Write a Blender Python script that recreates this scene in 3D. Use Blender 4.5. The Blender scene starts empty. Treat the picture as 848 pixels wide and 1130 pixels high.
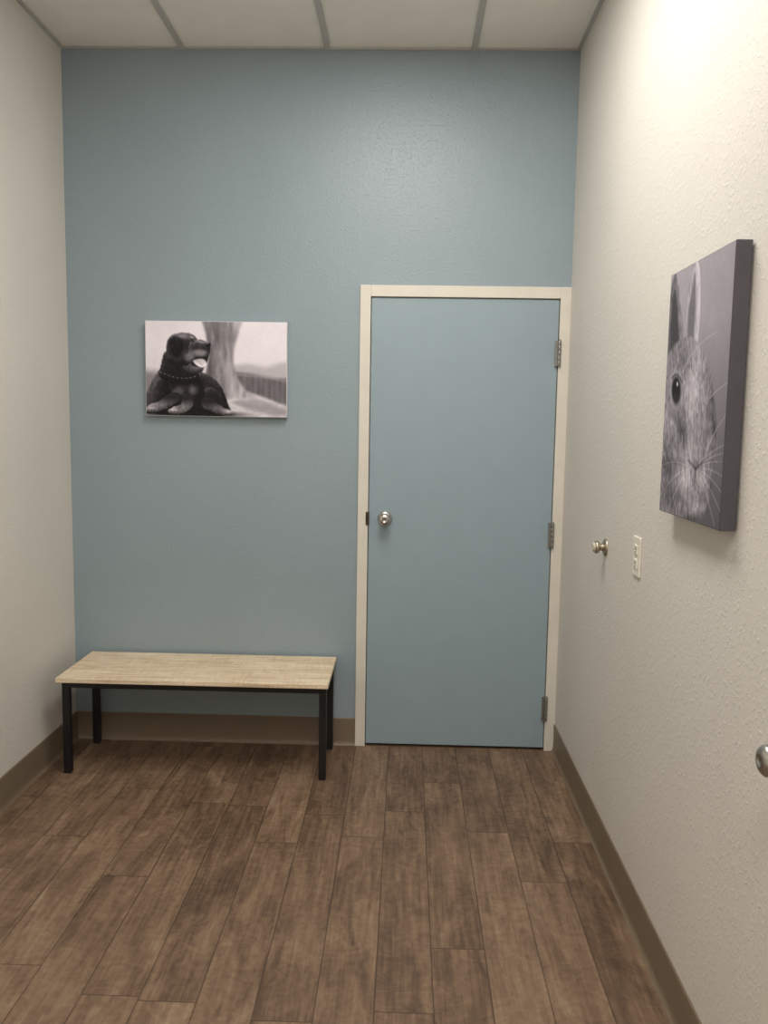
import bpy, bmesh, numpy as np
from math import *
from mathutils import Matrix, Vector

W, H, YF = 2.2165, 3.0594, -5.2
scene = bpy.context.scene

# ------------------------------------------------------------------ helpers
def s2l(c):
    return c/12.92 if c <= .04045 else ((c+.055)/1.055)**2.4
def rgb(r, g, b):
    return (s2l(r/255), s2l(g/255), s2l(b/255), 1)

class NT:
    def __init__(s, name):
        s.m = bpy.data.materials.new(name); s.m.use_nodes = True
        s.t = s.m.node_tree; s.b = s.t.nodes['Principled BSDF']
    def n(s, typ, **kw):
        nd = s.t.nodes.new(typ)
        for k, v in kw.items():
            if k.startswith('i_'):
                nd.inputs[int(k[2:])].default_value = v
            else: setattr(nd, k, v)
        return nd
    def l(s, a, b): s.t.links.new(a, b)
    def math(s, op, a, b=None, c=None):
        nd = s.n('ShaderNodeMath', operation=op)
        for i, v in enumerate((a, b, c)):
            if v is None: continue
            if isinstance(v, (int, float)): nd.inputs[i].default_value = v
            else: s.l(v, nd.inputs[i])
        return nd.outputs[0]
    def xyz(s, x, y, z):
        nd = s.n('ShaderNodeCombineXYZ')
        for i, v in enumerate((x, y, z)):
            if isinstance(v, (int, float)): nd.inputs[i].default_value = v
            else: s.l(v, nd.inputs[i])
        return nd.outputs[0]
    def noise(s, vec, scale, detail=2, rough=.5, dist=0):
        nd = s.n('ShaderNodeTexNoise'); s.l(vec, nd.inputs['Vector'])
        nd.inputs['Scale'].default_value = scale; nd.inputs['Detail'].default_value = detail
        nd.inputs['Roughness'].default_value = rough; nd.inputs['Distortion'].default_value = dist
        return nd.outputs[0]
    def ramp(s, fac, stops):
        nd = s.n('ShaderNodeValToRGB'); s.l(fac, nd.inputs[0])
        e = nd.color_ramp.elements
        e[0].position, e[0].color = stops[0]; e[1].position, e[1].color = stops[-1]
        for p, c in stops[1:-1]:
            x = e.new(p); x.color = c
        return nd.outputs[0]
    def mix(s, fac, a, b, mode='MIX'):
        nd = s.n('ShaderNodeMix', data_type='RGBA', blend_type=mode)
        for i, v in ((0, fac), (6, a), (7, b)):
            if isinstance(v, (int, float, tuple)): nd.inputs[i].default_value = v
            else: s.l(v, nd.inputs[i])
        return nd.outputs[2]
    def bump(s, h, strength, dist):
        nd = s.n('ShaderNodeBump'); nd.inputs['Strength'].default_value = strength
        nd.inputs['Distance'].default_value = dist
        s.l(h, nd.inputs['Height']); s.l(nd.outputs[0], s.b.inputs['Normal'])
    def obj(s): return s.n('ShaderNodeTexCoord').outputs['Object']

def simple(name, col, rough=.5, metal=0, var=.06, bscale=0, bstr=.1, spec=.5):
    t = NT(name); o = t.obj()
    nz = t.noise(o, 9, 2)
    dark = tuple(c*(1-var) for c in col[:3])+(1,); lite = tuple(min(1, c*(1+var)) for c in col[:3])+(1,)
    t.l(t.ramp(nz, [(.3, dark), (.7, lite)]), t.b.inputs['Base Color'])
    t.b.inputs['Roughness'].default_value = rough; t.b.inputs['Metallic'].default_value = metal
    t.b.inputs['Specular IOR Level'].default_value = spec
    if bscale: t.bump(t.noise(o, bscale, 2), bstr, .001)
    return t.m

def textured_wall(name, col, rough, strength, spec=.5):
    t = NT(name); o = t.obj()
    big = t.noise(o, 2.0, 1)
    t.l(t.ramp(big, [(.3, tuple(c*.97 for c in col[:3])+(1,)), (.7, tuple(c*1.02 for c in col[:3])+(1,))]), t.b.inputs['Base Color'])
    # orange-peel: small soft splatter
    a = t.noise(o, 95, 2, .5)
    blobs = t.n('ShaderNodeMapRange', i_1=.50, i_2=.72, interpolation_type='SMOOTHSTEP'); t.l(a, blobs.inputs[0])
    t.bump(blobs.outputs[0], strength, .0012)
    t.b.inputs['Roughness'].default_value = rough
    t.b.inputs['Specular IOR Level'].default_value = spec
    return t.m

M = {}
M['blue'] = textured_wall('paint_blue_wall', rgb(145, 161, 169), .40, .48)
M['white'] = textured_wall('paint_white_wall', rgb(216, 212, 205), .6, .50)
M['door'] = simple('paint_blue_door', rgb(146, 165, 174), .45, bscale=220, bstr=.06, var=.02)
M['cream'] = simple('paint_cream_trim', rgb(220, 215, 204), .42, var=.03)
M['base'] = simple('vinyl_taupe_base', rgb(122, 107, 89), .5, var=.04)
M['tile'] = simple('ceiling_tile', rgb(240, 237, 231), .9, var=.02, bscale=260, bstr=.35)
M['tbar'] = simple('grid_metal_white', rgb(186, 185, 182), .5, var=.02)
M['nickel'] = simple('satin_nickel', rgb(185, 183, 178), .3, 1, var=.03)
M['hinge'] = simple('steel_hinge', rgb(150, 149, 146), .38, .9, var=.05)
M['brass'] = simple('brushed_metal_stop', rgb(182, 174, 156), .34, 1, var=.05)
M['rubber'] = simple('rubber_cream', rgb(196, 190, 172), .6)
M['plate'] = simple('plastic_ivory', rgb(230, 224, 210), .35, var=.02)
M['dark'] = simple('dark_slot', rgb(35, 30, 27), .6)
M['black'] = simple('black_powder_coat', rgb(19, 19, 22), .42, var=.15, bscale=400, bstr=.08)
M['latch'] = simple('latch_bronze', rgb(85, 72, 58), .45, .7)
M['cwhite'] = simple('canvas_white_edge', rgb(222, 219, 222), .7, bscale=600, bstr=.2)
M['cdark'] = simple('canvas_mauve_edge', rgb(80, 76, 83), .7, bscale=600, bstr=.2)

# emissive diffuser
t = NT('light_diffuser'); t.b.inputs['Base Color'].default_value = (.9, .9, .88, 1)
t.b.inputs['Emission Color'].default_value = (1, .95, .87, 1); t.b.inputs['Emission Strength'].default_value = 1.5
nz = t.noise(t.obj(), 300, 1); t.bump(nz, .3, .001); M['diff'] = t.m

# floor: vinyl planks
def floor_mat():
    t = NT('vinyl_plank_floor'); sp = t.n('ShaderNodeSeparateXYZ'); t.l(t.obj(), sp.inputs[0])
    X, Y = sp.outputs[0], sp.outputs[1]
    pw, plen = .1524, 1.1
    u = t.math('DIVIDE', t.math('ADD', X, -.0858+pw*4), pw)
    row = t.math('FLOOR', u); fu = t.math('FRACT', u)
    w1 = t.n('ShaderNodeTexWhiteNoise', noise_dimensions='1D'); t.l(row, w1.inputs['W'])
    v = t.math('ADD', t.math('DIVIDE', Y, plen), t.math('MULTIPLY', w1.outputs[0], 7.0))
    col = t.math('FLOOR', v); fv = t.math('FRACT', v)
    w2 = t.n('ShaderNodeTexWhiteNoise', noise_dimensions='2D'); t.l(t.xyz(row, col, 0), w2.inputs['Vector'])
    idv = w2.outputs[0]
    off = t.math('MULTIPLY', idv, 37.0)
    gx = t.math('ADD', X, off)
    # cloudy maple figure, stretched along the plank
    cloud = t.noise(t.xyz(gx, t.math('MULTIPLY', Y, .26), off), 11, 4, .56, 1.0)
    grain = t.noise(t.xyz(gx, t.math('MULTIPLY', Y, .05), off), 80, 3, .6, .5)
    flame = t.noise(t.xyz(t.math('MULTIPLY', gx, .7), t.math('MULTIPLY', Y, .85), off), 22, 4, .62, 2.0)
    val = t.math('ADD', t.math('ADD', t.math('MULTIPLY', cloud, .54), t.math('MULTIPLY', grain, .32)), t.math('MULTIPLY', flame, .28))
    val = t.math('ADD', val, t.math('MULTIPLY', t.math('SUBTRACT', idv, .5), .09))
    c = t.ramp(val, [(.38, rgb(78, 60, 47)), (.50, rgb(102, 81, 64)), (.60, rgb(122, 99, 79)), (.68, rgb(136, 113, 91)), (.82, rgb(160, 137, 113))])
    # mineral streaks
    streak = t.noise(t.xyz(gx, t.math('MULTIPLY', Y, .2), off), 17, 4, .6, 2.4)
    sm = t.n('ShaderNodeMapRange', i_1=.56, i_2=.72); t.l(streak, sm.inputs[0])
    c = t.mix(t.math('MULTIPLY', sm.outputs[0], .40), c, rgb(64, 49, 38))
    # seams
    du = t.math('MULTIPLY', t.math('MINIMUM', fu, t.math('SUBTRACT', 1, fu)), pw)
    dv = t.math('MULTIPLY', t.math('MINIMUM', fv, t.math('SUBTRACT', 1, fv)), plen)
    d = t.math('MINIMUM', du, dv)
    se = t.n('ShaderNodeMapRange', i_1=.0006, i_2=.0024, i_3=1, i_4=0); t.l(d, se.inputs[0])
    c = t.mix(t.math('MULTIPLY', se.outputs[0], .74), c, rgb(44, 33, 26))
    t.l(c, t.b.inputs['Base Color'])
    h = t.math('SUBTRACT', t.math('MULTIPLY', grain, .5), se.outputs[0])
    t.bump(h, .2, .001)
    r = t.n('ShaderNodeMapRange', i_1=.3, i_2=.7, i_3=.42, i_4=.56); t.l(cloud, r.inputs[0])
    t.l(r.outputs[0], t.b.inputs['Roughness'])
    t.b.inputs['Specular IOR Level'].default_value = .4
    return t.m
M['floor'] = floor_mat()

def benchwood():
    t = NT('whitewashed_oak'); sp = t.n('ShaderNodeSeparateXYZ'); t.l(t.obj(), sp.inputs[0])
    X, Y, Z = sp.outputs
    g = t.noise(t.xyz(t.math('MULTIPLY', X, .05), Y, Z), 95, 5, .65, .4)
    cl = t.noise(t.xyz(t.math('MULTIPLY', X, .25), Y, Z), 14, 3, .6, 1.0)
    saw = t.noise(t.xyz(X, t.math('MULTIPLY', Y, .06), Z), 140, 2, .6)
    v = t.math('ADD', t.math('ADD', t.math('MULTIPLY', g, .5), t.math('MULTIPLY', cl, .30)), t.math('MULTIPLY', saw, .20))
    t.l(t.ramp(v, [(.36, rgb(184, 158, 129)), (.46, rgb(219, 197, 167)), (.55, rgb(238, 220, 193)), (.68, rgb(250, 238, 218))]), t.b.inputs['Base Color'])
    t.b.inputs['Roughness'].default_value = .5
    t.bump(g, .2, .001)
    return t.m
M['wood'] = benchwood()

def link(o):
    scene.collection.objects.link(o); return o
def empty(name, loc=(0, 0, 0)):
    e = bpy.data.objects.new(name, None); e.empty_display_size = .1; e.location = loc; return link(e)
class MB:
    def __init__(s): s.bm = bmesh.new(); s.mats = []
    def mi(s, m):
        if m not in s.mats: s.mats.append(m)
        return s.mats.index(m)
    def box(s, x0, x1, y0, y1, z0, z1, m):
        i = s.mi(m)
        v = [s.bm.verts.new(p) for p in ((x0,y0,z0),(x1,y0,z0),(x1,y1,z0),(x0,y1,z0),(x0,y0,z1),(x1,y0,z1),(x1,y1,z1),(x0,y1,z1))]
        for f in ((0,3,2,1),(4,5,6,7),(0,1,5,4),(1,2,6,5),(2,3,7,6),(3,0,4,7)):
            s.bm.faces.new([v[k] for k in f]).material_index = i
        return s
    def lathe(s, prof, origin, axis, m, seg=40):
        """prof: (radius, distance along axis)"""
        i = s.mi(m); ax = Vector(axis).normalized(); o = Vector(origin)
        a = ax.orthogonal().normalized(); b = ax.cross(a)
        rings = []
        for r, h in prof:
            if r < 1e-6: rings.append([s.bm.verts.new(o+ax*h)])
            else: rings.append([s.bm.verts.new(o+ax*h+(a*cos(2*pi*k/seg)+b*sin(2*pi*k/seg))*r) for k in range(seg)])
        for r0, r1 in zip(rings, rings[1:]):
            for k in range(seg):
                k2 = (k+1) % seg
                if len(r0) == 1 and len(r1) == 1: continue
                if len(r0) == 1: f = [r0[0], r1[k], r1[k2]]
                elif len(r1) == 1: f = [r0[k2], r0[k], r1[0]]
                else: f = [r0[k], r1[k], r1[k2], r0[k2]]
                ff = s.bm.faces.new(f); ff.material_index = i; ff.smooth = True
        return s
    def prism(s, prof, p0, p1, out, m):
        """extrude profile (depth along out, z) from p0 to p1 (xy points)"""
        i = s.mi(m); o = Vector(out)
        A = [s.bm.verts.new(Vector((p0[0], p0[1], 0))+o*d+Vector((0, 0, z))) for d, z in prof]
        B = [s.bm.verts.new(Vector((p1[0], p1[1], 0))+o*d+Vector((0, 0, z))) for d, z in prof]
        n = len(prof)
        for k in range(n):
            f = s.bm.faces.new([A[k], A[(k+1) % n], B[(k+1) % n], B[k]]); f.material_index = i
        s.bm.faces.new(A[::-1]).material_index = i; s.bm.faces.new(B).material_index = i
        return s
    def done(s, name, parent=None, bevel=0, seg=2):
        bmesh.ops.recalc_face_normals(s.bm, faces=s.bm.faces)
        me = bpy.data.meshes.new(name); s.bm.to_mesh(me); s.bm.free()
        for m in s.mats: me.materials.append(m)
        o = link(bpy.data.objects.new(name, me))
        if bevel:
            b = o.modifiers.new('bevel', 'BEVEL'); b.width = bevel; b.segments = seg; b.limit_method = 'ANGLE'
            b.harden_normals = False
        if parent: o.parent = parent
        return o

# ------------------------------------------------------------------ room shell
TH = .14
MB().box(-TH, W+TH, YF-TH, TH, -.06, 0, M['floor']).done('floor')
DX0, DX1, DH = 1.300, W, 2.084          # rough opening for the back door
MB().box(-TH, DX0, 0, TH, 0, H+.1, M['blue']).box(DX0, W, 0, TH, DH, H+.1, M['blue']).done('wall_back')
MB().box(-TH, 0, YF, 0, 0, H+.1, M['white']).done('wall_left')
# right wall with the opening of the near door
RY0, RY1, CW = -3.11, -2.209, .030
MB().box(W, W+TH, RY1, TH, 0, H+.1, M['white']).box(W, W+TH, YF, RY0, 0, H+.1, M['white']).box(W, W+TH, RY0, RY1, 2.08, H+.1, M['white']).done('wall_right')
MB().box(-TH, W+TH, YF-TH, YF, 0, H+.1, M['white']).done('wall_front')

# suspended ceiling
ce = empty('ceiling')
xs = [0, .525, 1.147, 1.770, W]; ys = [0, -.86, -2.08, -3.30, -4.52, YF]
LIGHTS = [(2, 1), (2, 3)]  # second fixture, out of view, is added to even out the light
mb = MB()
for i in range(4):
    for j in range(5):
        if (i, j) in LIGHTS: continue
        mb.box(xs[i], xs[i+1], ys[j+1], ys[j], H+.006, H+.024, M['tile'])
mb.done('ceiling_tiles', ce)
mb = MB()
for x in xs[1:-1]: mb.box(x-.012, x+.012, YF, 0, H, H+.005, M['tbar'])
for y in ys[1:-1]:
    for a, b in zip(xs, xs[1:]): mb.box(a+.012, b-.012, y-.012, y+.012, H, H+.005, M['tbar'])
mb.box(0, W, -.016, 0, H-.001, H+.005, M['tbar']).box(0, .016, YF, -.016, H-.001, H+.005, M['tbar']).box(W-.016, W, YF, -.016, H-.001, H+.005, M['tbar'])
mb.done('grid_bars', ce)
MB().box(-TH, W+TH, YF-TH, TH, H+.1, H+.16, M['tile']).done('deck_above', ce)

for (i, j), pw in zip(LIGHTS, (28, 40)):
    x0, x1, y0, y1 = xs[i]+.012, xs[i+1]-.012, ys[j+1]+.012, ys[j]-.012
    e = empty('ceiling_light', ((x0+x1)/2, (y0+y1)/2, H))
    hx, hy = (x1-x0)/2, (y1-y0)/2
    mb = MB().box(-hx, hx, -hy, hy, .05, .07, M['tbar'])
    for a, b, c, d in ((-hx, -hx+.02, -hy, hy), (hx-.02, hx, -hy, hy), (-hx+.02, hx-.02, -hy, -hy+.02), (-hx+.02, hx-.02, hy-.02, hy)):
        mb.box(a, b, c, d, 0, .05, M['tbar'])
    mb.done('housing', e)
    MB().box(-hx+.02, hx-.02, -hy+.02, hy-.02, .008, .012, M['diff']).done('diffuser', e)
    L = bpy.data.lights.new('tube_lamps', 'AREA'); L.shape = 'RECTANGLE'; L.size = 2*hx-.05; L.size_y = 2*hy-.05
    L.energy = pw; L.color = (1, .955, .89)
    lo = link(bpy.data.objects.new('tube_lamps', L)); lo.parent = e; lo.location = (0, 0, .004)

# cove baseboards
prof = [(0, 0), (.013, 0), (.013, .002), (.009, .007), (.006, .016), (.005, .03), (.005, .126), (.003, .130), (0, .130)]
MB().prism(prof, (0, 0), (DX0, 0), (0, -1, 0), M['base']).done('baseboard_back')
MB().prism(prof, (0, YF), (0, 0), (1, 0, 0), M['base']).done('baseboard_left')
MB().prism(prof, (W, RY1), (W, -.014), (-1, 0, 0), M['base']).prism(prof, (W, YF), (W, RY0), (-1, 0, 0), M['base']).done('baseboard_right')
MB().prism(prof, (0, YF), (W, YF), (0, 1, 0), M['base']).done('baseboard_front')

# ------------------------------------------------------------------ doors
def knob_parts(name, o, ax, parent, e=0):
    MB().lathe([(0, 0), (.033, 0), (.033, .003), (.030, .007), (.022, .010), (.0125, .012), (.011, .026+e), (.0125, .030+e), (.021, .034+e),
                (.0265, .041+e), (.0285, .049+e), (.027, .057+e), (.021, .063+e), (.012, .066+e), (.0095, .0655+e), (.0085, .064+e), (0, .064+e)],
               o, ax, M['nickel'], 48).done(name, parent)

d = empty('door_1', (0, 0, 0))
x0, x1, top = 1.349, 2.167, 2.032
mb = MB()
mb.box(DX0, x0-.003, -.014, TH, 0, DH, M['cream']).box(x1+.003, DX1, -.014, TH, 0, DH, M['cream'])
mb.box(x0-.003, x1+.003, -.014, TH, top+.003, DH, M['cream'])
mb.box(x0-.003, x0+.012, .047, TH, 0, top+.003, M['cream']).box(x1-.012, x1+.003, .047, TH, 0, top+.003, M['cream'])
mb.box(x0+.012, x1-.012, .047, TH, top-.012, top+.003, M['cream'])
mb.done('door_frame', d, .002)
MB().box(x0, x1, -.004, .042, .012, top, M['door']).done('door_leaf', d, .002)
MB().box(x0-.003, x1+.003, .0, TH, 0, .006, M['latch']).done('threshold', d)
knob_parts('knob', (1.422, -.004, 1.060), (0, -1, 0), d)
MB().box(x0-.013, x0+.003, -.0165, -.003, 1.03, 1.09, M['latch']).box(x0-.010, x0-.004, -.0175, -.016, 1.045, 1.075, M['dark']).done('strike_plate', d, .001)
mb = MB()
for z in (1.80, 1.0, .20):
    mb.box(x1-.013, x1+.012, -.0165, -.004, z-.055, z+.055, M['hinge'])
    for k in range(5):
        mb.lathe([(0, 0), (.0070, .0), (.0072, .0004), (.0072, .0214), (.0070, .0218), (0, .0218)], (x1+.004, -.020, z-.055+k*.022), (0, 0, 1), M['hinge'], 20)
    mb.lathe([(0, 0), (.005, 0), (.006, .003), (.003, .006), (0, .006)], (x1+.004, -.020, z+.055), (0, 0, 1), M['hinge'], 16)
mb.done('hinges', d)

# near door, closed, in the right wall (its knob reaches into the picture)
d2 = empty('door_2', (W, 0, 0))
mb = MB()
mb.box(-.002, TH, RY1-CW, RY1, 0, 2.08, M['cream']).box(-.002, TH, RY0, RY0+CW, 0, 2.08, M['cream']).box(-.002, TH, RY0+CW, RY1-CW, 2.045, 2.08, M['cream'])
mb.box(.05, TH, RY1-CW-.015, RY1-CW, 0, 2.045, M['cream']).box(.05, TH, RY0+CW, RY0+CW+.015, 0, 2.045, M['cream'])
mb.done('door_frame', d2, .0015)
MB().box(.002, .046, RY0+CW+.003, RY1-CW-.003, .006, 2.042, M['door']).done('door_leaf', d2, .002)
knob_parts('knob', (.002, RY1-.106, .918), (-1, 0, 0), d2, .020)
mb = MB()
for z in (1.80, 1.0, .20):
    for k in range(5):
        mb.lathe([(0, 0), (.0072, .0), (.0072, .0214), (0, .0218)], (-.009, RY0+CW+.001, z-.055+k*.022), (0, 0, 1), M['hinge'], 16)
mb.done('hinges', d2)

# ------------------------------------------------------------------ bench
b = empty('bench', (0, 0, 0))
bx0, bx1, by0, by1, bh = .085, 1.212, -.425, -.018, .422
MB().box(bx0, bx1, by0, by1, bh-.020, bh, M['wood']).done('seat_top', b, .0025)
T = .030
lx0, lx1, ly0, ly1 = bx0+.014, bx1-.010, by0+.03, by1-.02
mb = MB()
zt = bh-.020
for x in (lx0, lx1-T):
    for y in (ly0, ly1-T):
        mb.box(x, x+T, y, y+T, .004, zt-T, M['black'])
        mb.box(x+.002, x+T-.002, y+.002, y+T-.002, 0, .004, M['dark'])
mb.box(lx0, lx1, ly0, ly0+T, zt-T, zt, M['black']).box(lx0, lx1, ly1-T, ly1, zt-T, zt, M['black'])
mb.box(lx0, lx0+T, ly0+T, ly1-T, zt-T, zt, M['black']).box(lx1-T, lx1, ly0+T, ly1-T, zt-T, zt, M['black'])
mb.done('steel_frame', b, .002)

# ------------------------------------------------------------------ outlet & door stop
e = empty('wall_outlet', (W, -1.22, 1.10))
mb = MB().box(-.006, 0, -.038, .038, -.060, .060, M['plate']); mb.done('cover_plate', e, .003, 3)
mb = MB()
for zc in (.0215, -.0215):
    mb.box(-.0085, -.004, -.0165, .0165, zc-.0145, zc+.0145, M['plate'])
mb.done('receptacles', e, .002)
mb = MB()
for zc in (.0215, -.0215):
    mb.box(-.0090, -.0080, -.0085, -.0060, zc-.001, zc+.008, M['dark']).box(-.0090, -.0080, .0055, .0080, zc-.001, zc+.007, M['dark'])
    mb.lathe([(0, 0), (.0025, 0), (.0025, .001), (0, .001)], (-.0080, 0, zc-.008), (-1, 0, 0), M['dark'], 16)
mb.lathe([(0, 0), (.003, 0), (.0025, .0012), (0, .0014)], (-.006, 0, 0), (-1, 0, 0), M['nickel'], 16)
mb.done('slots_and_screw', e)
e = empty('door_stop', (W, -.82, 1.068))
MB().lathe([(0, 0), (.031, 0), (.031, .002), (.029, .006), (.020, .009), (.014, .011), (.012, .016), (.013, .022), (.0205, .026), (.0225, .030), (.0225, .036), (.020, .039), (.016, .039)],
           (0, 0, 0), (-1, 0, 0), M['brass']).done('metal_body', e)
MB().lathe([(0, .030), (.0165, .034), (.0165, .042), (.014, .046), (.008, .047), (.006, .045), (0, .044)], (0, 0, 0), (-1, 0, 0), M['rubber']).done('rubber_bumper', e)

# ------------------------------------------------------------------ printed canvases
def vn(x, y, s=0):
    xi, yi = np.floor(x), np.floor(y); fx, fy = x-xi, y-yi
    fx = fx*fx*(3-2*fx); fy = fy*fy*(3-2*fy)
    h = lambda a, b: np.modf(np.abs(np.sin(a*127.1+b*311.7+s*74.7)*43758.5453))[0]
    return (h(xi, yi)*(1-fx)+h(xi+1, yi)*fx)*(1-fy)+(h(xi, yi+1)*(1-fx)+h(xi+1, yi+1)*fx)*fy
def fbm(x, y, s=0, o=4):
    r = 0; a = .5; t = 0
    for k in range(o): r = r+a*vn(x*2**k, y*2**k, s+k); t += a; a *= .55
    return r/t
def smooth_poly(P, n=6):
    P = np.array(P, float); out = []; N = len(P)
    for i in range(N):
        p0, p1, p2, p3 = P[i-1], P[i], P[(i+1) % N], P[(i+2) % N]
        for k in range(n):
            t = k/n
            out.append(.5*((2*p1)+(-p0+p2)*t+(2*p0-5*p1+4*p2-p3)*t*t+(-p0+3*p1-3*p2+p3)*t**3))
    return np.array(out)
def blur(v, r):
    k = np.exp(-.5*(np.arange(-int(3*r)-1, int(3*r)+2)/r)**2); k /= k.sum(); n = len(k)//2
    f = lambda row: np.convolve(np.pad(row, n, 'edge'), k, 'valid')
    return np.apply_along_axis(f, 0, np.apply_along_axis(f, 1, v))
class Art:
    def __init__(s, PX, PY, v):
        s.x, s.y = PX, PY; s.v = np.full(PX.shape, v, float)
        s.dx = float(np.mean(np.diff(PX, axis=1))); s.dy = float(np.mean(np.diff(PY, axis=0))); s.clip = None
    def put(s, m, val):
        if s.clip is not None: m = m*s.clip
        s.v = s.v*(1-m)+val*m
    def sdf(s, P, sm=True):
        P = smooth_poly(P) if sm else np.array(P, float)
        d = np.full(s.x.shape, 1e9); ins = np.zeros(s.x.shape, bool)
        for a, b in zip(P, np.roll(P, -1, 0)):
            e = b-a; L = e@e+1e-9
            t = np.clip(((s.x-a[0])*e[0]+(s.y-a[1])*e[1])/L, 0, 1)
            d = np.minimum(d, (s.x-a[0]-t*e[0])**2+(s.y-a[1]-t*e[1])**2)
            c = ((a[1] > s.y) != (b[1] > s.y))
            ins ^= c & (s.x < e[0]*(s.y-a[1])/(e[1] if abs(e[1]) > 1e-9 else 1e-9)+a[0])
        return np.where(ins, 1, -1)*np.sqrt(d)
    def polymask(s, P, soft=.8, sm=True):
        m = np.clip(s.sdf(P, sm)/(2*soft)+.5, 0, 1); return m*m*(3-2*m)
    def poly(s, P, val, soft=.8, op=1, sm=True): m = s.polymask(P, soft, sm)*op; s.put(m, val); return m
    def dome(s, P, base, con, rad, soft=.7, form=(-.35, -.9), op=1, tex=0, ts=(2, 5), seed=1, fade=None, wob=0):
        sd = s.sdf(P)
        if wob: sd = sd+wob*(fbm(s.x/1.5, s.y/1.5, seed+50, 2)-.5)
        m = np.clip(sd/(2*soft)+.5, 0, 1); m = m*m*(3-2*m)
        q = blur(sd, 2.5); gy, gx = np.gradient(q); gx = gx/s.dx; gy = gy/s.dy
        k = np.exp(-np.maximum(sd, 0)/rad)
        v = base-con*(gx*form[0]+gy*form[1])*k
        v = v+tex*(fbm(s.x/ts[0], s.y/ts[1], seed)-.5)
        if fade is not None: v = v*(1-fade)+.05*fade
        s.put(m*op, np.clip(v, .015, 1)); return m
    def ell(s, cx, cy, rx, ry, val, soft=.3, op=1, ang=0):
        c, n = cos(radians(ang)), sin(radians(ang)); dx, dy = s.x-cx, s.y-cy
        r = np.sqrt(((dx*c+dy*n)/rx)**2+((-dx*n+dy*c)/ry)**2)
        m = np.clip((1+soft-r)/(2*soft), 0, 1); m = m*m*(3-2*m)*op; s.put(m, val); return m
    def glow(s, cx, cy, rx, ry, amt, ang=0):
        c, n = cos(radians(ang)), sin(radians(ang)); dx, dy = s.x-cx, s.y-cy
        r2 = ((dx*c+dy*n)/rx)**2+((-dx*n+dy*c)/ry)**2
        g = np.exp(-r2)*amt
        if s.clip is not None: g = g*s.clip
        s.v = s.v+g
    def stroke(s, P, w0, w1, val, soft=.4, op=1):
        P = np.array(P, float); n = len(P)-1; m = np.zeros(s.x.shape)
        for i, (a, b) in enumerate(zip(P, P[1:])):
            e = b-a; t = np.clip(((s.x-a[0])*e[0]+(s.y-a[1])*e[1])/(e@e), 0, 1)
            d = np.hypot(s.x-a[0]-t*e[0], s.y-a[1]-t*e[1]); w = w0+(w1-w0)*(i+t)/n
            m = np.maximum(m, np.clip((w+soft-d)/(2*soft), 0, 1))
        s.put(m*op, val)
def curve(a, c, b, n=10):
    return [((1-t)**2*a[0]+2*t*(1-t)*c[0]+t*t*b[0], (1-t)**2*a[1]+2*t*(1-t)*c[1]+t*t*b[1]) for t in np.linspace(0, 1, n)]

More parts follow.
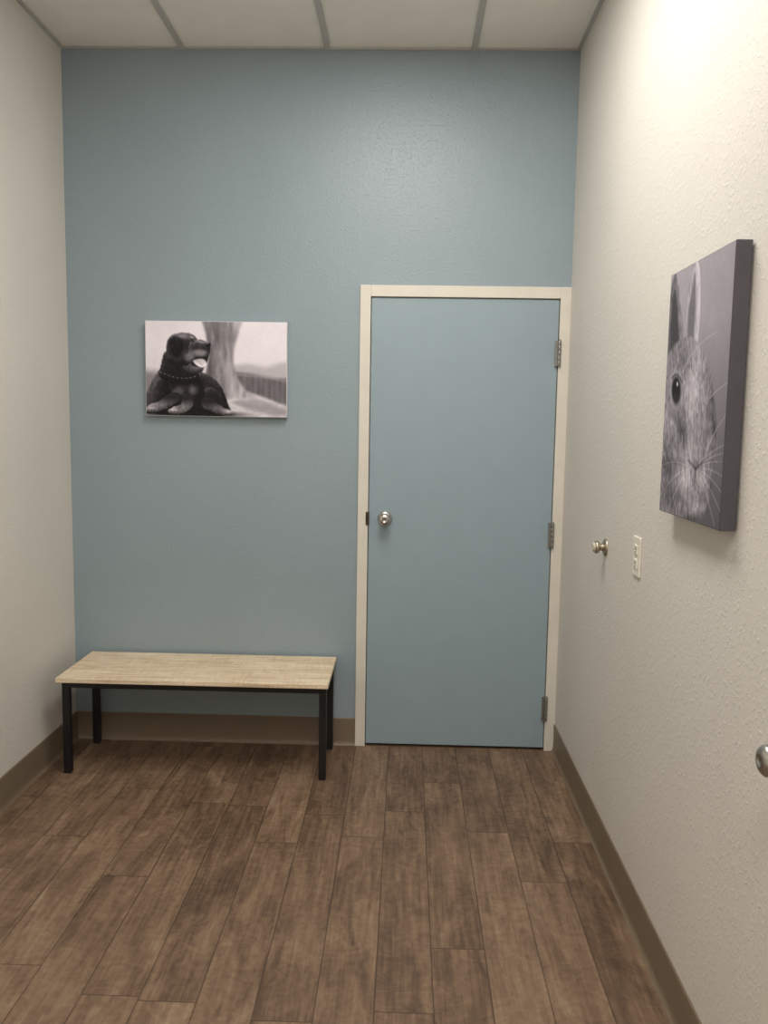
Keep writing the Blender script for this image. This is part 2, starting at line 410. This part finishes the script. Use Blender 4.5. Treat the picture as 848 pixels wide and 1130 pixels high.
def paint_dog(x, y):
    A = Art(x, y, .9)
    A.v = 1.0-.08*np.clip((y-35)/50, 0, 1)-.08*fbm(x/22, y/22, 3)
    A.poly([(-8, 62), (6, 56), (20, 60), (30, 70), (30, 112), (-8, 112)], .55, 6)
    A.poly([(92, 52), (112, 47), (132, 50), (150, 45), (168, 47), (168, 72), (92, 70)], .76, 4)
    m = A.polymask([(90, 58), (112, 57), (140, 62), (168, 66), (168, 100), (140, 88), (115, 80), (90, 78)], 2.2)
    A.put(m, .34+.16*fbm(x/4, y/16, 5)+.035*np.sin(x*1.05))
    A.stroke([(98, 58.5), (128, 61), (160, 66.5)], .7, .7, .64, .8)
    m = A.polymask([(50, 84), (96, 76), (118, 80), (142, 89), (168, 99), (168, 116), (-8, 116), (-8, 92)], 2)
    A.put(m, .86+.32*(fbm(x/8, y/2.2, 8)-.5))
    A.poly([(96, 90), (120, 86), (150, 95), (168, 104), (140, 104), (112, 98)], .50, 3, .55)
    m = A.polymask([(64, -12), (106, -12), (103, 10), (98, 28), (97, 46), (101, 62), (112, 78), (122, 84), (100, 85), (80, 88), (56, 86), (64, 66), (69, 40), (67, 15)], 1.8)
    bark = .54+.50*(fbm(x/3.5, y/18, 2)-.5)-.10*np.clip((78-x)/14, 0, 1)+.14*np.clip((x-86)/14, 0, 1)
    A.put(m, bark)
    A.v = blur(A.v, 2.0)                       # shallow depth of field behind the dog
    A.ell(48, 104, 58, 4, .16, .5, .9)
    fur = dict(tex=.20, ts=(1.6, 4), wob=1.2)
    # rump and back
    A.dome([(44, 60), (56, 56), (68, 59), (79, 67), (86, 79), (90, 91), (91, 104), (50, 105)], .08, .36, 5, seed=3, **fur)
    A.dome([(60, 80), (70, 73), (80, 78), (87, 89), (89, 102), (66, 104), (58, 94)], .06, .30, 4, seed=4, **fur)
    # chest and shoulder
    A.dome([(0, 100), (0, 84), (5, 70), (11, 60), (18, 51), (30, 46), (48, 48), (56, 56), (62, 68), (65, 84), (60, 104), (2, 104)], .07, .40, 6, form=(-.6, -.75), seed=5, **fur)
    A.dome([(4, 92), (7, 74), (14, 63), (23, 67), (27, 82), (22, 96), (8, 99)], .08, .36, 5, form=(-.6, -.75), seed=6, **fur)
    # thick neck
    A.dome([(15, 62), (17, 48), (22, 34), (40, 32), (51, 42), (56, 54), (58, 66), (44, 71), (28, 69)], .06, .26, 4, seed=7, **fur)
    # head: broad flat skull, blunt deep muzzle, jaw
    A.poly([(46, 36), (58, 35), (68, 36.5), (68.5, 42), (64, 51), (55, 54), (46, 49)], .03, .6)     # open mouth
    A.dome([(42, 44), (48, 46), (53, 50), (60, 50.5), (64, 51.5), (62, 56), (55, 58), (47, 57), (41, 51)], .28, .24, 2.5, tex=.2, seed=8, wob=1)
    A.dome([(52, 43), (57, 41.5), (63, 41.5), (66.5, 44.5), (66.5, 48.5), (63, 51), (58, 50), (54, 47)], .88, -.25, 2.0, soft=.5)
    A.stroke(curve((55, 43.5), (60, 45), (63, 49)), .35, .3, .60, .6, .8)
    A.dome([(23, 38), (23, 27), (26, 18.5), (32, 14), (41, 12.5), (50, 13.5), (55.5, 17.5), (58, 23), (57, 34), (53, 42), (46, 49), (35, 49), (26, 45)], .12, .44, 4, seed=9, **fur)
    A.dome([(50, 22), (56, 20.2), (63, 20.8), (68.5, 23.5), (71, 28.5), (70.5, 36), (67.5, 40), (60, 39.8), (54, 42.5), (48, 41), (47, 30)], .14, .42, 3.4, seed=10, **fur)
    A.ell(60, 35, 8.5, 4.0, .58+.25*(fbm(x, y/2, 61)-.5), .6, .9, 2)    # tan muzzle side
    A.ell(48.5, 39.5, 6, 5.5, .50+.3*(fbm(x, y/2, 62)-.5), .7, .85)     # tan cheek
    A.stroke(curve((50, 43), (58, 40.2), (68, 40)), .5, .4, .05, .5, .9)
    A.stroke(curve((69.5, 29), (69, 34), (66, 37)), .4, .3, .10, .6, .7)
    A.ell(69.2, 26.0, 2.7, 2.5, .02, .3); A.ell(68.3, 24.4, 1.1, .45, .6, .5)
    A.ell(51.6, 17.6, 2.5, 1.2, .62, .5, .85, 22)
    A.ell(52.6, 21.8, 1.8, 1.2, .02, .35); A.ell(53.2, 21.4, .4, .35, .9, .5)
    A.stroke(curve((50.2, 22.4), (52.4, 24), (55, 22.4)), .3, .2, .36, .4, .6)
    A.glow(42, 17, 8, 2.6, .28, 3); A.glow(61.5, 22.8, 5, 1.2, .32, 8); A.glow(34, 43, 6, 4, .10)
    # ear
    A.dome([(25, 22), (30, 16.5), (37, 17.5), (41, 22), (41, 29), (37.5, 37), (34, 40.5), (30, 37), (26.5, 30)], .055, .38, 1.8, seed=12, **fur)
    A.stroke(curve((40.8, 20), (43.6, 29), (35.2, 40)), .5, .4, .02, .6, .9)
    # collar chain
    for k in range(17):
        t = k/16; A.ell(16+t*38, 57+7.5*sin(t*2.4)*.9, .75, .65, .62 if k % 2 == 0 else .26, .5, .85)
    # chest marks
    A.ell(36, 78, 6, 4.5, .42+.3*(fbm(x/1.5, y/3, 63)-.5), .8, .75, -20); A.ell(52, 77, 5, 5, .46+.3*(fbm(x/1.5, y/3, 64)-.5), .8, .75, 20)
    # forelegs: dark above, tan towards the paws
    A.dome([(24, 82), (35, 80), (38, 88), (28, 95), (16, 101), (4, 103), (-1, 99), (4, 94), (14, 90)], .46, .30, 3, tex=.26, seed=14, wob=1.5, fade=np.clip((94-y)/8, 0, 1)*.85)
    A.dome([(40, 82), (50, 82), (52, 93), (47, 100), (36, 104), (26, 103.5), (25, 99), (33, 95), (39, 92)], .50, .30, 3, tex=.26, seed=15, wob=1.5, fade=np.clip((96-y)/9, 0, 1)*.85)
    A.dome([(62, 86), (70, 85), (78, 91), (87, 97), (96, 100), (98, 104), (86, 105), (72, 101), (62, 95)], .42, .30, 3, tex=.26, seed=16, wob=1.5, fade=np.clip((98-y)/8, 0, 1)*.85)
    for cx, cy in ((6, 99.5), (31, 101), (91, 102)):
        A.glow(cx, cy-1, 5, 2, .28)
        for k in (-3.2, -.2, 2.8): A.stroke([(cx+k, cy), (cx+k-.5, cy+3)], .3, .3, .10, .4, .85)
    A.stroke([(55, 84), (57, 94), (56, 104)], 1.5, 1.5, .03, 1.5, .9)
    A.glow(36, 96, 3, 4, -.2, 30)
    A.v = blur(A.v, .5)
    A.v += .05*(fbm(x/.9, y/.9, 21, 2)-.5)
    return A.v

def art_mesh(name, verts, shape, val, tint, parent):
    ny, nx = shape
    idx = np.arange(nx*ny).reshape(ny, nx)
    q = np.stack([idx[1:, :-1], idx[1:, 1:], idx[:-1, 1:], idx[:-1, :-1]], -1).reshape(-1, 4)
    me = bpy.data.meshes.new(name); me.from_pydata(verts.reshape(-1, 3).tolist(), [], q.tolist())
    at = me.color_attributes.new('print', 'FLOAT_COLOR', 'POINT')
    v = np.clip(val, 0, 1).reshape(-1)
    srgb = np.clip(v[:, None]*np.array(tint)[None]+np.array([.018, .012, .022])[None], 0, 1)
    lin = np.where(srgb <= .04045, srgb/12.92, ((srgb+.055)/1.055)**2.4)
    at.data.foreach_set('color', np.concatenate([lin, np.ones((len(v), 1))], 1).astype(np.float32).reshape(-1))
    t = NT(name+'_print'); a = t.n('ShaderNodeAttribute', attribute_name='print'); t.l(a.outputs['Color'], t.b.inputs['Base Color'])
    t.b.inputs['Roughness'].default_value = .6; t.b.inputs['Specular IOR Level'].default_value = .3
    me.materials.append(t.m); o = link(bpy.data.objects.new(name, me)); o.parent = parent; return o

e = empty('dog_canvas_print', (.669, 0, 1.710))
cw, ch, cd = .626, .414, .032
MB().box(-cw/2, cw/2, -cd, -.004, -ch/2, ch/2, M['cwhite']).box(-cw/2+.02, cw/2-.02, -.004, 0, -ch/2+.02, ch/2-.02, M['wood']).done('stretched_canvas', e, .002)
nx, ny = 330, 222
uu, vv = np.meshgrid(np.linspace(0, 1, nx), np.linspace(0, 1, ny))
vt = np.stack([(uu-.5)*(cw-.004), np.full_like(uu, -cd-.0006), (.5-vv)*(ch-.004)], -1)
art_mesh('dog_photo', vt, (ny, nx), paint_dog(uu*155, vv*106), (.97, .95, .978), e)

# --- rabbit photograph print; flat artwork drawn in its own chart units
def chart(quad):
    A = []; B = []
    for (u, v), (X, Y) in zip(((0, 0), (1, 0), (1, 1), (0, 1)), quad):
        A += [[u, v, 1, 0, 0, 0, -u*X, -v*X], [0, 0, 0, u, v, 1, -u*Y, -v*Y]]; B += [X, Y]
    return np.append(np.linalg.solve(A, B), 1).reshape(3, 3)
def paint_rabbit(x, y):
    A = Art(x, y, .5)
    A.v = .68-.28*np.clip((y-340)/230, 0, 1)-.05*np.clip((x-770)/40, 0, 1)+.05*(fbm(x/15, y/40, 4)-.5)
    hair = dict(tex=.34, ts=(1.1, 11))
    # ears
    A.dome([(738, 404), (737, 350), (740, 318), (745, 300), (750, 316), (754, 350), (756, 396)], .50, .22, 2.2, soft=1.2, form=(.9, -.2), seed=6, **hair)
    A.poly([(740, 394), (740, 350), (744, 318), (747.5, 342), (749, 390)], .22, 1.6, .85)
    A.dome([(754, 400), (756, 348), (761, 310), (768, 284), (772.5, 300), (773, 338), (771, 372), (769, 402)], .76, .20, 2.0, soft=1.0, form=(.9, -.2), seed=7, **hair)
    A.poly([(758, 392), (760, 345), (764.5, 314), (767.5, 300), (768, 335), (766, 372), (763, 394)], .40, 1.6, .8)
    # head
    head = [(730, 410), (740, 388), (750, 376), (763, 372), (774, 383), (782, 404), (787, 430), (790, 458), (791.5, 485), (790, 512), (786, 540), (780, 562), (771, 576), (758, 578), (747, 572), (736, 572), (722, 574), (718, 440)]
    sd = A.sdf(head); ctr = 766
    m = np.clip((sd+1.6*(fbm(x/1.0, y/3, 40)-.3))/3.4+.5, 0, 1)
    furd = fbm(x/1.15-(y-372)*(x-ctr)*.0009, y/9, 13)
    fine = fbm(x/.5, y/4.5, 17, 3)
    A.put(m, .57+.40*(furd-.5)+.38*(fine-.5))
    A.clip = m
    A.glow(766, 430, 9, 44, .25, 3)
    A.glow(758, 396, 9, 14, -.12); A.glow(789, 450, 5, 60, -.22, -2)
    A.glow(754, 474, 6, 26, -.20, -8); A.glow(735, 470, 10, 18, .08)
    A.glow(738, 515, 8, 22, -.15); A.glow(742, 552, 9, 16, -.15)
    A.glow(762, 505, 9, 22, .18); A.glow(757, 532, 8, 13, .25); A.glow(778, 530, 6, 13, .18)
    A.glow(768, 560, 7, 7, .12); A.glow(768, 574, 14, 5, -.25); A.glow(786, 540, 6, 20, -.2)
    # eye
    A.ell(746.5, 432, 7.4, 22, .80, .45, .6)
    A.ell(746.5, 432, 5.4, 16.5, .24, .3, .95)
    A.ell(746.2, 432, 4.3, 13.2, .03, .22)
    A.glow(746, 440, 2, 4, .14); A.ell(747.6, 425, .8, 2.6, .95, .5)
    A.stroke(curve((741.5, 419), (746.5, 407), (753, 423)), .5, .5, .12, .8, .8)
    # nose
    A.glow(769, 512, 5, 5, -.10)
    A.stroke(curve((761, 509), (765, 514), (769, 518)), .6, 1.1, .18, 1.3, .75)
    A.stroke(curve((777, 510), (773.5, 514), (769, 518)), .6, 1.1, .18, 1.3, .75)
    A.stroke([(769, 518), (768.5, 531)], .6, .4, .24, 1.0, .65)
    A.stroke(curve((768.5, 532), (764, 540), (758, 541)), .5, .3, .30, 1.1, .4)
    A.stroke(curve((768.5, 532), (773, 541), (777, 539)), .5, .3, .30, 1.1, .4)
    A.clip = None
    A.v = blur(A.v, .5)
    for a, c, b_ in (((776, 508), (792, 492), (811, 486)), ((777, 513), (794, 505), (811, 512)), ((777, 517), (793, 517), (808, 534)), ((776, 521), (790, 527), (803, 553)),
                     ((776, 525), (786, 538), (798, 568)), ((775, 529), (783, 549), (790, 580)), ((778, 505), (789, 474), (806, 452)), ((777, 510), (795, 498), (812, 497)),
                     ((757, 520), (745, 524), (729, 550)), ((757, 524), (748, 538), (736, 570)), ((757, 515), (744, 508), (729, 518)),
                     ((753, 412), (768, 378), (792, 366)), ((784, 440), (796, 425), (811, 418))):
        A.stroke(curve(a, c, b_, 14), .2, .05, .98, .42, .8)
    A.v += .04*(fbm(x, y/3, 31, 2)-.5)
    return A.v

e = empty('rabbit_canvas_print', (W, -1.742, 1.572))
cw, ch, cd = .422, .600, .038
MB().box(-cd, -.004, -cw/2, cw/2, -ch/2, ch/2, M['cdark']).box(-.004, 0, -cw/2+.02, cw/2-.02, -ch/2+.02, ch/2-.02, M['wood']).done('stretched_canvas', e, .002)
nx, ny = 260, 360
uu, vv = np.meshgrid(np.linspace(0, 1, nx), np.linspace(0, 1, ny))
Hm = chart(((740, 303), (813, 264), (795, 583), (728, 566)))
w = Hm[2, 0]*uu+Hm[2, 1]*vv+1
px = (Hm[0, 0]*uu+Hm[0, 1]*vv+Hm[0, 2])/w; py = (Hm[1, 0]*uu+Hm[1, 1]*vv+Hm[1, 2])/w
vt = np.stack([np.full_like(uu, -cd-.0006), (.5-uu)*(cw-.004), (.5-vv)*(ch-.004)], -1)
art_mesh('rabbit_photo', vt, (ny, nx), paint_rabbit(px, py), (.91, .89, .925), e)

# ------------------------------------------------------------------ world, camera, view
wd = bpy.data.worlds.new('World'); scene.world = wd; wd.use_nodes = True
wd.node_tree.nodes['Background'].inputs[0].default_value = (.5, .5, .5, 1)
wd.node_tree.nodes['Background'].inputs[1].default_value = .05

yaw, pitch, roll, fpx = -.0258, .1071, .0161, 917.8081
f = Vector((sin(yaw)*cos(pitch), cos(yaw)*cos(pitch), -sin(pitch)))
r = Vector((cos(yaw), -sin(yaw), 0)); u = r.cross(f)
r2 = cos(roll)*r+sin(roll)*u; u2 = -sin(roll)*r+cos(roll)*u
cam = bpy.data.cameras.new('camera'); co = link(bpy.data.objects.new('camera', cam))
mt = Matrix((r2, u2, -f)).transposed().to_4x4(); mt.translation = (1.5136, -3.7155, 1.4887)
co.matrix_world = mt
cam.sensor_fit = 'VERTICAL'; cam.sensor_height = 24; cam.lens = 24*fpx/1130; cam.clip_start = .02
scene.camera = co
scene.view_settings.view_transform = 'Standard'; scene.view_settings.look = 'None'
scene.view_settings.exposure = .15; scene.view_settings.gamma = 1
